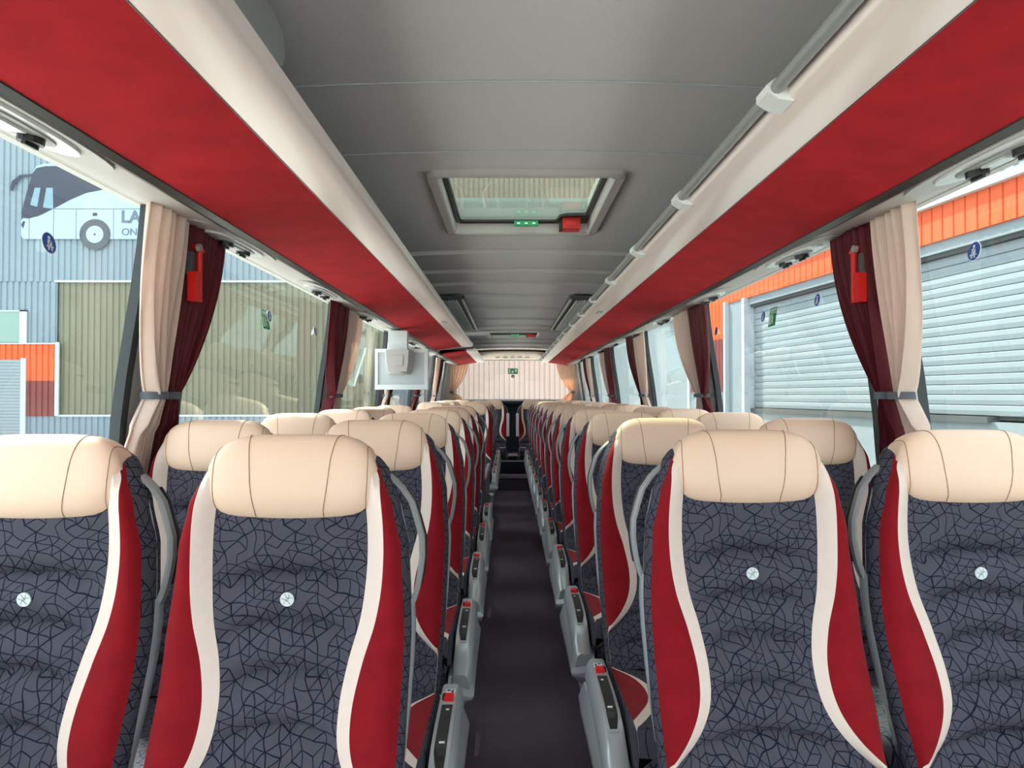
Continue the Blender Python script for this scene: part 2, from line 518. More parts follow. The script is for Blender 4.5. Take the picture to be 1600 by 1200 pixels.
# ------------------------------------------------------------------ luggage racks
def rack(s, y0, y1, label, rail):
    r = empty('luggage_rack', (s * 0.7, y0, 1.8))
    tag(r, label, 'luggage rack', 'overhead luggage racks')
    L = y1 - y0
    def pr(pts, nm, m, a=0.0, b=None, par=r, smooth=False):
        return MB().prism([(s * (x - 0.7), z - 1.8) for x, z in pts], a, L if b is None else b, 'y').build(nm, m, par, smooth)
    pr([(0.892, 1.8155), (0.8, 1.829), (0.7, 1.8435), (0.599, 1.857), (0.599, 1.872), (0.892, 1.832)], 'red_underside', 'rack_red')
    pr([(0.597, 1.8575), (0.56, 1.8565), (0.52, 1.857), (0.495, 1.860), (0.481, 1.866), (0.474, 1.876), (0.472, 1.892), (0.480, 1.90), (0.51, 1.885), (0.597, 1.88)], 'fascia', 'fascia', smooth=True)
    pr([(0.603, 1.857), (0.597, 1.8566), (0.595, 1.87), (0.603, 1.87)], 'dark_joint', 'black')
    pr([(0.934, 1.8125), (0.916, 1.806), (0.893, 1.8125), (0.888, 1.834), (0.934, 1.85)], 'dark_edge_strip', 'black')
    pr([(0.51, 1.885), (0.9, 1.872), (1.05, 1.875), (1.05, 1.89), (0.51, 1.898)], 'shelf', 'shell')
    # rounded end cap
    pr([(0.9, 1.812), (0.6, 1.853), (0.5, 1.855), (0.468, 1.875), (0.468, 1.905), (0.9, 1.90)], 'end_cap', 'fascia', L, L + 0.02)
    if rail:
        MB().tube([(s * (0.452 - 0.7), 0.0, 0.088), (s * (0.452 - 0.7), L, 0.088)], 0.013, 10).build('rail', 'grey_plastic', r, True)
        MB().tube([(s * (0.462 - 0.7), 0.0, 0.098), (s * (0.462 - 0.7), L, 0.098)], 0.012, 8).build('rail_backing', 'shell', r, True)
        k = 0
        yy = 1.34 - y0
        while yy < L - 0.2:
            pts = [(0.484, 1.862), (0.455, 1.866), (0.434, 1.880), (0.433, 1.894), (0.448, 1.906), (0.478, 1.908)]
            pr(pts, 'rail_clip', 'white', yy, yy + 0.062)
            yy += 0.74
    return r
rack(-1, Y0, 8.1, 'long red-bottomed luggage rack over the left seats, in front of the monitor', False)
rack(-1, 8.9, 12.0, 'short red-bottomed luggage rack at the left rear, behind the monitor', False)
rack(1, Y0, 12.0, 'full-length red-bottomed luggage rack with chrome rail over the right seats', True)
for s, D, lb in ((-1, 5.35, 'small outlined pictogram plate on the white edge of the left rack'), (1, 4.72, 'small green pictogram plate on the white edge of the right rack')):
    g = empty('exit_plate', (s * 0.545, D, 1.8555))
    MB().box(-0.016, 0.016, -0.05, 0.05, -0.002, 0.0).build('plate', 'green' if s > 0 else 'grey_plastic', g)
    MB().box(-0.008, 0.008, -0.03, 0.02, -0.003, -0.002).build('mark', 'white', g)
    tag(g, lb, 'sign')

# grey flap above the left rack near the camera
fl = empty('ceiling_flap', (-0.525, 0.83, 1.975))
prof = [(-0.6, -0.035), (0.52, -0.035), (0.575, -0.02), (0.59, 0.015), (0.575, 0.05), (0.52, 0.062), (-0.6, 0.062)]
MB().prism([(y, z) for y, z in prof], -0.03, 0.014, 'x').build('cover', 'grey_plastic', fl)
MB().prism([(y * 1.012, z * 1.12) for y, z in prof], -0.034, 0.004, 'x').build('gasket', 'black', fl)
tag(fl, 'grey rounded flap under the ceiling above the left rack edge', 'flap')

# ------------------------------------------------------------------ roof hatches
def hatch(y0, y1, label, detail=True):
    W = 0.35
    h = empty('roof_hatch', (0, (y0 + y1) / 2, 2.06))
    tag(h, label, 'roof hatch', 'roof hatches in the ceiling')
    ly = (y1 - y0) / 2
    def ring(xo, yo, xi, yi, z0, z1, nm, m, r=0.04):
        def rr(a, b, rad):
            pts = []
            for cx_, cy_, a0 in ((a - rad, b - rad, 0), (-a + rad, b - rad, 90), (-a + rad, -b + rad, 180), (a - rad, -b + rad, 270)):
                for k in range(6):
                    t = math.radians(a0 + 90 * k / 5)
                    pts.append((cx_ + rad * math.cos(t), cy_ + rad * math.sin(t)))
            return pts
        o_, i_ = rr(xo, yo, r), rr(xi, yi, r * 0.5)
        rows = [[(p[0], p[1], z1) for p in o_], [(p[0], p[1], z0 + 0.006) for p in o_],
                [(p[0] * 0.985, p[1] * 0.985, z0) for p in o_], [(p[0] * 1.01, p[1] * 1.01, z0) for p in i_],
                [(p[0], p[1], z0 + 0.006) for p in i_], [(p[0], p[1], z1) for p in i_]]
        return MB().grid(rows, closed_u=True).build(nm, m, h, True)
    ring(W, ly, W - 0.04, ly - 0.035, -0.004, 0.03, 'frame', 'frame')
    ring(W - 0.035, ly - 0.03, W - 0.043, ly - 0.038, 0.0, 0.15, 'well', 'frame', 0.03)
    ring(W - 0.043, ly - 0.038, W - 0.066, ly - 0.062, 0.045, 0.06, 'seal', 'black', 0.03)
    MB().box(-W + 0.05, W - 0.05, -ly + 0.045, ly - 0.045, 0.06, 0.066).build('pane', 'hatch_glass', h)
    p = MB().box(-0.035, 0.075, ly - 0.10, ly - 0.085, 0.022, 0.045).build('exit_label', 'green', h)
    q = MB()
    for k in range(3):
        q.box(-0.022 + k * 0.035, -0.008 + k * 0.035, ly - 0.102, ly - 0.10, 0.030, 0.037)
    q.build('lettering', 'white', p)
    g = MB().box(0.185, 0.265, ly - 0.15, ly - 0.07, 0.0, 0.048).build('handle', 'ham_red', h)
    MB().box(0.20, 0.25, ly - 0.154, ly - 0.149, 0.01, 0.036).build('handle_recess', 'buckle', g)
    MB().box(0.172, 0.186, ly - 0.13, ly - 0.07, 0.0, 0.03).build('handle_bracket', 'black', g)
    MB().prism([(0.155, ly - 0.045), (0.17, ly - 0.16), (0.20, ly - 0.19), (0.30, ly - 0.20), (0.305, ly - 0.045)], 0.046, 0.058, 'z').build('handle_plate', 'black', g)
    return h
hatch(*HATCH[0], 'large framed roof hatch with red handle in the near ceiling')
hatch(*HATCH[1], 'far roof hatch near the rear window, seen as a thin strip')

# ceiling air grilles
for s, lb in ((-1, 'slatted air grille in the ceiling beside the left rack'), (1, 'slatted air grille in the ceiling beside the right rack')):
    g = empty('air_grille', (s * 0.49, 5.3, 2.032))
    tag(g, lb, 'vent', 'air grilles in the ceiling')
    zz = -0.012
    MB().box(-0.095, 0.085, 0, 2.45, zz, zz + 0.03).build('plate', 'shell', g) if s > 0 else MB().box(-0.085, 0.095, 0, 2.45, zz, zz + 0.03).build('plate', 'shell', g)
    for k in range(7):
        x = s * (0.082 - k * 0.0195)
        MB().box(x - 0.005, x + 0.005, 0.04, 2.40, zz - 0.012, zz).build('slat', 'white', g)
    MB().box(-s * 0.085 - 0.007, -s * 0.085 + 0.007, 0, 2.45, zz - 0.012, zz + 0.01).build('edge_strip', 'fascia', g)

# ------------------------------------------------------------------ reading light and air units under the racks
def service_unit():
    u = empty('service_unit')
    def oval(a, b, z0, z1, n=28, e=2.6):
        pts = []
        for k in range(n):
            t = 2 * PI * k / n
            c_, s_ = math.cos(t), math.sin(t)
            pts.append((math.copysign(abs(c_) ** (2 / e), c_) * b, math.copysign(abs(s_) ** (2 / e), s_) * a))
        return MB().prism(pts, z0, z1, 'z')
    oval(0.325, 0.0725, -0.006, 0.012).build('gasket', 'black', u)
    oval(0.322, 0.070, -0.014, 0.01).build('housing', 'cove', u)
    oval(0.20, 0.055, -0.021, 0.0).build('bezel', 'lens', u)
    oval(0.13, 0.038, -0.025, 0.0).build('inner_plate', 'grey_plastic', u)
    for y in (-0.075, 0.075):
        n_ = MB().disc((0, y, -0.028), 0.024, 16, 'z', 0.02).build('air_nozzle', 'black', u)
        MB().box(-0.004, 0.004, y - 0.02, y + 0.02, -0.045, -0.037).build('nozzle_fin', 'black', n_)
    MB().box(-0.018, 0.018, -0.035, 0.035, -0.031, -0.024).build('reading_lamp', 'lens', u)
    return u
su = service_unit()
first = True
for s, nm, base in ((-1, 'left', 1.3), (1, 'right', 1.5)):
    for k in range(9):
        D = base + 1.1 * k
        o = su if first else copy_tree(su)
        first = False
        o.location = (s * 0.985, D, 1.828)
        o.rotation_euler = (0, -s * math.radians(9), 0)
        tag(o, 'oval light and air unit under the %s rack, %s from the camera' % (nm, ORD[k] if k else 'nearest'), 'service unit', 'reading light and air units')

# ------------------------------------------------------------------ coach seats
HW = [(1.188, 0.125), (1.178, 0.146), (1.16, 0.161), (1.10, 0.185), (1.02, 0.202), (0.87, 0.211), (0.70, 0.209), (0.60, 0.205), (0.50, 0.20)]
BC = [(1.188, 0.105), (1.165, 0.137), (1.12, 0.149), (1.05, 0.156), (0.97, 0.155), (0.90, 0.146), (0.83, 0.127), (0.76, 0.116), (0.70, 0.122), (0.65, 0.150), (0.605, 0.198), (0.58, 0.232), (0.50, 0.24)]
def hw(z): return lerp_tab(HW, z)
def bwid(z): return 0.016 if z > 0.95 else max(0.012, 0.016 - (0.95 - z) * 0.02)
def tip(z): return min(1.0, max(0.04, (z - 0.585) / 0.04))
def bi(z): return max(0.02, min(lin_tab(BC, z) - bwid(z), hw(z) - 0.016 * tip(z)))
def bo(z): return min(lin_tab(BC, z) + bwid(z), hw(z) - 0.004 * tip(z))
YB = [(1.19, 0.034), (1.17, 0.014), (1.14, 0.004), (1.10, 0.0), (0.99, -0.006), (0.9, -0.022), (0.8, -0.050), (0.7, -0.098), (0.6, -0.146), (0.5, -0.19)]
def lin_tab(tab, x):
    tab = sorted(tab)
    if x <= tab[0][0]: return tab[0][1]
    for i in range(len(tab) - 1):
        (a, va), (b, vb) = tab[i], tab[i + 1]
        if x <= b:
            m0 = (vb - tab[i - 1][1]) / (b - tab[i - 1][0]) if i else (vb - va) / (b - a)
            m1 = (tab[i + 2][1] - va) / (tab[i + 2][0] - a) if i + 2 < len(tab) else (vb - va) / (b - a)
            h = b - a
            t = (x - a) / h
            return (2*t**3-3*t**2+1)*va + (t**3-2*t**2+t)*h*m0 + (-2*t**3+3*t**2)*vb + (t**3-t**2)*h*m1
    return tab[-1][1]
def yb(z):                                   # upright between the shoulders, swinging forward at the lumbar
    return lin_tab(YB, z)
CH = [0.977, 0.893, 0.814, 0.733, 0.652, 0.571]
def yf(x, z):                                # front surface of the back
    b, h = bi(z), hw(z)
    ax = abs(x)
    d = 0.0
    if ax <= b:
        za = z + 0.026 * (ax / b) ** 2       # channels arch up in the middle
        dist = min(abs(za - c) for c in CH)
        if za > CH[0]:
            dist = min(dist, 0.04)
        e = (ax / b) ** 4
        d += (0.030 * math.sin(PI / 2 * min(1, dist / 0.041)) ** 0.6 - 0.014) * (1 - e) + 0.012 * e
    else:
        t = (ax - b) / max(1e-4, h - b)
        d += 0.012 + 0.026 * min(1, (h - b) / 0.03) * math.sin(PI * min(1, t * 1.0) * 0.62) * (1 if z < 1.1 else max(0.2, 1 - (z - 1.1) * 8))
        d -= 0.02 * min(1, (h - b) / 0.03) * t ** 6
    if z > 1.16:
        d *= max(0.0, 1 - (z - 1.16) / 0.06)
    return yb(z) - d
NZ = 104
ZS = [0.50 + (1.188 - 0.50) * i / NZ for i in range(NZ + 1)]
def strip(f0, f1, n, sgn):
    return [[(sgn * (f0(z) + (f1(z) - f0(z)) * j / n), yf(f0(z) + (f1(z) - f0(z)) * j / n, z), z) for j in range(n + 1)] for z in ZS]
SEAT = {}
SEAT['backrest'] = MB().grid([[(-bi(z) + 2 * bi(z) * j / 20, yf(-bi(z) + 2 * bi(z) * j / 20, z), z) for j in range(21)] for z in ZS]).mesh('backrest', True)
for sg, k in ((-1, 'l'), (1, 'r')):
    SEAT['band_' + k] = MB().grid(strip(bi, bo, 3, sg)).mesh('cream_band', True)
    SEAT['bol_' + k] = MB().grid(strip(bo, hw, 8, sg)).mesh('side_bolster', True)
    rows = []
    for z in ZS:
        y0 = yf(hw(z), z)
        y1 = yb(z) + 0.055
        rows.append([(sg * (hw(z) + 0.010 * math.sin(PI * t)), y0 + (y1 - y0) * t, z - 0.0 * t) for t in (0, .15, .35, .6, .85, 1)])
    SEAT['side_' + k] = MB().grid(rows).mesh('side_panel', True)
rows = [[(-hw(z) + 2 * hw(z) * j / 12, yb(z) + 0.055 + 0.025 * (1 - (2 * j / 12 - 1) ** 2), z) for j in range(13)] for z in ZS[::8]]
mb = MB().grid(rows)
tp = ZS[-1]
mb.grid([[(-hw(tp) + 2 * hw(tp) * j / 12, yf(-hw(tp) + 2 * hw(tp) * j / 12, tp), tp) for j in range(13)],
         [(-hw(tp) + 2 * hw(tp) * j / 12, yb(tp) + 0.04, tp + 0.008) for j in range(13)], rows[-1]])
SEAT['shell'] = mb.mesh('back_shell', True)

ARC = [0.0]
for k in range(NZ):
    ARC.append(ARC[-1] + math.hypot(ZS[k + 1] - ZS[k], yb(ZS[k + 1]) - yb(ZS[k])))
def arc(z):
    f_ = max(0, min(NZ - 1e-6, (z - ZS[0]) / (ZS[-1] - ZS[0]) * NZ))
    k = int(f_)
    return ARC[k] + (ARC[k + 1] - ARC[k]) * (f_ - k)
set_uv(SEAT['backrest'], lambda p: (p.x, arc(p.z)))
for k in 'lr':
    set_uv(SEAT['side_' + k], lambda p: (p.y + 0.3, arc(p.z)))
# headrest: a leather roll, rounder at the top corners, sagging at the lower edge
def head_pt(u, th, k=1.0):
    c_, q = math.cos(th), math.sin(th)
    s_ = max(0.0, 1 - abs(u) ** (6.8 - 2.2 * q)) ** (1 / (2.7 - 0.2 * q))
    e = 2 / 2.7
    yy = math.copysign(abs(c_) ** e, c_) * 0.052 * (0.35 + 0.65 * s_) * k * (1 if s_ > 0 else 0)
    zz = math.copysign(abs(q) ** e, q) * 0.076 * s_ * k
    if q < 0:
        zz -= 0.011 * (1 - u * u) * abs(q)
    x = 0.157 * u * (1.0 - 0.05 * max(0, q) ** 2 - 0.03 * max(0, -q) ** 2)
    y, z = -yy, zz + 0.0
    a = math.radians(10)
    y, z = y * math.cos(a) + z * math.sin(a), z * math.cos(a) - y * math.sin(a)
    return (x, y + 0.024, z + 1.151)
us = [-1, -.995, -.98, -.95, -.9, -.83, -.74, -.62, -.48, -.32, -.16, 0, .16, .32, .48, .62, .74, .83, .9, .95, .98, .995, 1]
SEAT['headrest'] = MB().grid([[head_pt(u, 2 * PI * k / 32) for k in range(32)] for u in us], closed_u=True).mesh('headrest', True)
def seam_mesh(u0, u1, r=0.0009):
    pts = []
    for k in range(25):
        th = math.radians(128 - 232 * k / 24)     # over the top, down the front, under
        f_ = k / 24
        u = u0 + (u1 - u0) * min(1, f_ * 1.35) ** 0.8
        pts.append(head_pt(u, th, 1.002))
    return MB().tube(pts, r, 5).mesh('seam')
SEAT['seam_l'] = seam_mesh(-0.66, -0.40)
SEAT['seam_r'] = seam_mesh(0.66, 0.40)
SEAT['stitch_l'] = seam_mesh(-0.90, -0.89, 0.0008)
SEAT['stitch_r'] = seam_mesh(0.90, 0.89, 0.0008)
mb = MB()
for x in (-0.07, 0.07):
    mb.tube([(x, 0.05, 1.05), (x, 0.045, 1.15)], 0.007, 8)

# round badge with a few dark threads
mb = MB(); mb.disc((0, yf(0, 0.935) - 0.0025, 0.935), 0.0125, 22, 'y', 0.003)
SEAT['badge'] = mb.mesh('badge')
mb = MB()
for a in (0.3, 1.2, 2.0, 2.9, 4.1, 5.3):
    c_, s_ = math.cos(a), math.sin(a)
    y = yf(0, 0.935) - 0.0043
    mb.tube([(0.003 * s_, y, 0.935 + 0.003 * c_), (0.0105 * c_, y, 0.935 + 0.0105 * s_)], 0.0004, 4)
SEAT['badge_threads'] = mb.mesh('badge_pattern')

# cushion
def cw(t): return 0.216 - 0.012 * t ** 4      # half width, t runs from the back (0) to the front (1)
CR = 0.202                                     # the leaf stays inside a patterned outer strip
LEAF = [(0.0, 0.202), (0.05, 0.190), (0.15, 0.150), (0.28, 0.124), (0.42, 0.117), (0.56, 0.130), (0.74, 0.168), (0.88, 0.204), (0.94, 0.228), (1.0, 0.24)]
def cwid(t): return 0.002 + 0.011 * min(1, t * 2.6)
def cbi(t): return min(lin_tab(LEAF, t) - cwid(t), CR - 0.0004)
def cbo(t): return min(lin_tab(LEAF, t) + cwid(t), CR - 0.0002)
def cpt(x, t):
    ax = abs(x)
    b = cbi(t)
    z = 0.492 + 0.018 * t
    if ax > CR:
        q = (ax - CR) / (cw(t) - CR)
        z += 0.012 - 0.030 * q ** 2.2
    elif ax > 0.10:
        z += 0.012 * ((ax - 0.10) / (CR - 0.10)) ** 0.8
    if ax < b:
        z -= (0.005 * math.exp(-(((t - 0.35) / 0.02) ** 2)) + 0.005 * math.exp(-(((t - 0.7) / 0.02) ** 2))) * (1 - (ax / b) ** 4)
    y = -0.19 - 0.47 * t
    if t > 0.9:
        z -= (t - 0.9) ** 2 * 5
    return (x, y, z)
TS = [i / 28 for i in range(29)]
def crows(f0, f1, n, sg):
    out = []
    for t in TS:
        out.append([tuple([sg * cpt(f0(t) + (f1(t) - f0(t)) * j / n, t)[0]] + list(cpt(f0(t) + (f1(t) - f0(t)) * j / n, t)[1:])) for j in range(n + 1)])
    return out
mb = MB().grid([[cpt(-cbi(t) + 2 * cbi(t) * j / 16, t) for j in range(17)] for t in TS])
for sg in (-1, 1):
    mb.grid([[cpt(sg * (CR + (cw(t) - CR) * j / 5), t) for j in range(6)] for t in TS])
mb.grid([[cpt(-cw(1) + 2 * cw(1) * j / 12, 1) for j in range(13)], [(-0.2 + 0.4 * j / 12, -0.672, 0.43) for j in range(13)], [(-0.2 + 0.4 * j / 12, -0.65, 0.38) for j in range(13)], [(-0.2 + 0.4 * j / 12, -0.2, 0.38) for j in range(13)]])
for sg in (-1, 1):
    mb.grid([[(sg * cw(t), cpt(cw(t), t)[1], cpt(cw(t), t)[2]), (sg * (cw(t) + 0.006), cpt(cw(t), t)[1], 0.45), (sg * 0.20, cpt(cw(t), t)[1], 0.38)] for t in TS])
SEAT['cushion'] = set_uv(mb.mesh('seat_cushion', True), lambda p: (p.x + 0.5, -p.y + 0.8 * p.z))
for sg, k in ((-1, 'l'), (1, 'r')):
    SEAT['cband_' + k] = MB().grid(crows(cbi, cbo, 2, sg)).mesh('cushion_band', True)
    SEAT['cbol_' + k] = MB().grid(crows(cbo, lambda t: CR, 6, sg)).mesh('cushion_bolster', True)

def handle_meshes(s):
    """grab handle on the aisle side of the back (s = side of the aisle)"""
    out = {}
    def side(z, o_, dy): return (s * (hw(z) + o_), yb(z) + dy - 0.022, z)
    zs_ = [1.150, 1.140, 1.125, 1.10, 1.07, 1.035, 1.0, 0.97, 0.945, 0.925, 0.91]
    of_ = [0.002, 0.010, 0.018, 0.026, 0.030, 0.031, 0.029, 0.024, 0.018, 0.011, 0.004]
    def ribbon(k0, k1, dx, t, y0, y1):
        rows = []
        for z, o_ in list(zip(zs_, of_))[k0:k1]:
            x, y = hw(z) + o_ + dx, yb(z) + 0.025
            rows.append([(s * (x - t), y + y0, z), (s * x, y + y0 - 0.001, z), (s * (x + t), y + y0 + 0.003, z), (s * (x + t), y + y1 - 0.003, z), (s * x, y + y1 + 0.001, z), (s * (x - t), y + y1, z)])
        return MB().grid(rows, closed_u=True, cap=True)
    out['loop'] = ribbon(0, 11, 0.003, 0.005, -0.002, 0.024).mesh('grab_handle', True)
    out['grip'] = ribbon(2, 9, 0.006, 0.004, 0.016, 0.030).mesh('grip', True)
    inner = [side(z, 0.007, 0.045) for z in (1.14, 1.1, 1.03, 0.97, 0.915)]
    out['inner'] = MB().tube(inner, 0.003, 6).mesh('handle_mount', True)
    bl = []
    for z, w_ in ((0.925, 0.007), (0.88, 0.008), (0.82, 0.0075), (0.74, 0.006), (0.66, 0.003), (0.62, 0.001)):
        x0 = hw(z) + 0.006
        bl.append([(s * x0, yb(z) + 0.012, z), (s * (x0 + w_), yb(z) + 0.024, z), (s * (x0 + w_), yb(z) + 0.044, z), (s * x0, yb(z) + 0.056, z)])
    out['blade'] = MB().grid(bl, closed_u=True, cap=True).mesh('side_blade', True)
    return out
def console_meshes(s):
    out = {}
    prof = [(-0.20, 0.528), (-0.30, 0.530), (-0.42, 0.526), (-0.50, 0.518), (-0.57, 0.498), (-0.63, 0.462), (-0.655, 0.425)]
    rows = []
    for i, (y, z) in enumerate(prof):
        w0, w1 = 0.222, 0.270 + 0.006 * math.sin(PI * i / 6)
        low = max(0.36, z - 0.10 - 0.02 * (i < 3))
        rows.append([(s * w0, y, low), (s * w0, y, z - 0.004), (s * (w0 + 0.006), y, z), (s * (w1 - 0.010), y, z), (s * w1, y, z - 0.012), (s * (w1 + 0.008), y, z - 0.05), (s * (w1 - 0.006), y, low)])
    rows.append([(p[0] * 0.99, p[1] - 0.012, p[2] * 0.98 + 0.004) for p in rows[-1]])
    out['body'] = MB().grid(rows, closed_u=True, cap=True).mesh('side_console', True)
    def top(y): return lerp_tab([(a, b) for a, b in prof], y)
    def slab(x0, x1, ys, h, tap=0.0):
        mb = MB()
        r_ = []
        for i, y in enumerate(ys):
            k = tap * max(0, (i - len(ys) + 3)) / 2
            z = top(y)
            r_.append([(s * (x0 + k), y, z - 0.006), (s * (x0 + k), y, z + h), (s * (x1 - k * 0.2), y, z + h), (s * (x1 - k * 0.2), y, z - 0.006)])
        return mb.grid(r_, closed_u=True, cap=True)
    out['panel'] = slab(0.231, 0.258, [-0.335, -0.35, -0.40, -0.45, -0.49, -0.52, -0.54], 0.0028, 0.010).mesh('control_panel')
    out['rim'] = slab(0.228, 0.261, [-0.331, -0.35, -0.40, -0.45, -0.50, -0.545, -0.58], 0.0012, 0.008).mesh('panel_rim')
    out['end'] = slab(0.231, 0.258, [-0.47, -0.50, -0.53, -0.555, -0.572], 0.0020, 0.008).mesh('panel_end')
    out['buckle'] = slab(0.233, 0.257, [-0.284, -0.297, -0.312], 0.010).mesh('belt_buckle')
    out['slot'] = slab(0.229, 0.236, [-0.290, -0.306], 0.0105).mesh('buckle_slot')
    out['label'] = slab(0.233, 0.257, [-0.236, -0.268], 0.0008).mesh('sticker')
    mb = slab(0.236, 0.245, [-0.240, -0.250], 0.0012)
    g = slab(0.248, 0.254, [-0.243, -0.263], 0.0012)
    mb.add(g.v, g.f)
    out['glyph'] = mb.mesh('sticker_print')
    mb = slab(0.243, 0.251, [-0.356, -0.364], 0.0032)
    g = slab(0.240, 0.253, [-0.500, -0.505], 0.0032)
    mb.add(g.v, g.f)
    out['icons'] = mb.mesh('icons')
    # skirt below the console, down to the podium edge
    rows = []
    for (y, z0, z1) in ((-0.12, 0.30, 0.44), (-0.3, 0.30, 0.45), (-0.5, 0.30, 0.43), (-0.62, 0.30, 0.41), (-0.665, 0.325, 0.39), (-0.68, 0.345, 0.37)):
        rows.append([(s * 0.20, y, z0), (s * 0.205, y, z1), (s * 0.272, y, z1 - 0.012), (s * 0.288, y, z0 + (z1 - z0) * 0.62), (s * 0.282, y, z0 + (z1 - z0) * 0.25), (s * 0.245, y, z0)])
    out['skirt'] = MB().grid(rows, closed_u=True, cap=True).mesh('seat_skirt', True)
    return out
HM = {s: handle_meshes(s) for s in (-1, 1)}
CM = {s: console_meshes(s) for s in (-1, 1)}
mb = MB(); mb.box(-0.21, 0.21, -0.62, -0.12, 0.34, 0.385)
SEAT['pan'] = mb.mesh('seat_pan')
SEAT['leg'] = MB().prism([(-0.50, 0.34), (-0.22, 0.34), (-0.16, 0.08), (-0.30, 0.08)], -0.02, 0.02, 'x').mesh('leg')

def make_seat(s, aisle, yellow=False):
    r = empty('coach_seat')
    link('backrest', SEAT['backrest'], 'fabric', r)
    for k in 'lr':
        link('cream_band', SEAT['band_' + k], 'band', r)
        link('side_bolster', SEAT['bol_' + k], 'red', r)
        link('side_panel', SEAT['side_' + k], 'fabric', r)
    link('back_shell', SEAT['shell'], 'shell', r)
    h = link('headrest', SEAT['headrest'], 'leather', r)
    for k in ('seam_l', 'seam_r', 'stitch_l', 'stitch_r'):
        link('seam' if 'seam' in k else 'stitching', SEAT[k], 'stitch', h)
    b = link('badge', SEAT['badge'], 'badge', r)
    link('badge_pattern', SEAT['badge_threads'], 'shell', b)
    c = link('seat_cushion', SEAT['cushion'], 'fabric', r)
    for k in 'lr':
        link('cushion_band', SEAT['cband_' + k], 'band', c)
        link('cushion_bolster', SEAT['cbol_' + k], 'red', c)
    g = link('grab_handle', HM[s]['loop'], 'grey_plastic', r)
    link('grip', HM[s]['grip'], 'black', g)
    link('handle_mount', HM[s]['inner'], 'grey_plastic', g)
    link('side_blade', HM[s]['blade'], 'silver', r)
    link('seat_pan', SEAT['pan'], 'shell', r)
    for x in (-0.13, 0.13):
        l = link('leg', SEAT['leg'], 'silver', r)
        l.location = (x, 0, 0)
    if aisle:
        m_ = CM[s]
        k = link('side_console', m_['body'], 'silver', r)
        link('panel_rim', m_['rim'], 'silver', k)
        link('panel_end', m_['end'], 'black', k)
        link('control_panel', m_['panel'], 'panel', k)
        link('belt_buckle', m_['buckle'], 'buckle', k)
        link('buckle_slot', m_['slot'], 'black', k)
        link('sticker', m_['label'], 'white', k)
        link('sticker_print', m_['glyph'], 'shell', k)
        link('icons', m_['icons'], 'white', k)
        link('seat_skirt', m_['skirt'], 'silver', r)
    return r

LEFT_ROWS = [1.31 + 0.8 * n for n in range(6)] + [7.9 + 0.8 * n for n in range(4)]
RIGHT_ROWS = [1.49 + 0.8 * n for n in range(12)]
AX = {-1: -0.457, 1: 0.440}
protos = {}
def put_seat(s, aisle, x, y, label, group):
    key = (s, aisle)
    if key not in protos:
        o = protos[key] = make_seat(-s, aisle)
    else:
        o = copy_tree(protos[key])
    o.location = (x, y, 0)
    tag(o, label, 'seat', group)
    return o
for s, side, rows in ((-1, 'left', LEFT_ROWS), (1, 'right', RIGHT_ROWS)):
    for n, D in enumerate(rows):
        for aisle in (True, False):
            x = AX[s] if aisle else AX[s] + s * 0.47
            which = 'aisle' if aisle else 'window'
            nth = 'front' if n == 0 else ORD[n]
            extra = ''
            if s < 0 and n > 5:
                lb = 'cream-headed coach seat on the left %s side, %s row behind the monitor' % (which, ORD[n - 6])
            elif n == 0:
                lb = 'large %s-row coach seat with cream headrest, %s %s side' % (nth, side, which)
            elif s > 0 and n == 1 and aisle:
                lb = 'second-row coach seat with sunlit pale yellow headrest, right aisle side'
            else:
                lb = 'navy and red coach seat with cream headrest, %s row, %s %s side' % (nth, side, which)
            put_seat(s, aisle, x, D, lb, 'coach seats in rows facing the camera')
for i, (s, aisle, x) in enumerate(((-1, True, -0.31), (1, True, 0.31), (-1, False, -0.81), (1, False, 0.81))):
    o = put_seat(s, False, x, 11.25, 'rearmost-row coach seat under the back window, %s %s' % ('left' if s < 0 else 'right', 'of the centre gap' if aisle else 'outer corner'), 'coach seats in rows facing the camera')
    if aisle:
        ar = MB().box(-s * 0.235 - 0.022, -s * 0.235 + 0.022, -0.12, -0.05, 0.66, 1.02).build('folded_armrest', 'white', o)
mc = empty('centre_console', (0, 10.55, 0.34))
MB().prism([(0.0, 0.0), (0.0, 0.07), (0.04, 0.085), (0.5, 0.085), (0.7, 0.0)], -0.06, 0.06, 'x').build('cushion', 'navy', mc)
MB().box(-0.07, 0.07, -0.015, 0.05, 0.06, 0.092).build('lit_edge', 'band', mc)  # pale strip: the lit front of the cushion, put into the colour
tag(mc, 'small dark step cushion with edge painted as lit, between the rearmost seats', 'cushion')
# guard panel at the stairwell on the left
gp = empty('stair_guard', (-0.26, 5.75, 0.0))
MB().box(-0.012, 0.012, 0, 1.25, 0.0, 0.62).build('panel', 'shell', gp)
MB().tube([(0, 0, 0.62), (0, 1.25, 0.62)], 0.016, 8).build('top_rail', 'grey_plastic', gp)
tag(gp, 'dark low guard panel beside the left stairwell along the aisle', 'guard panel')

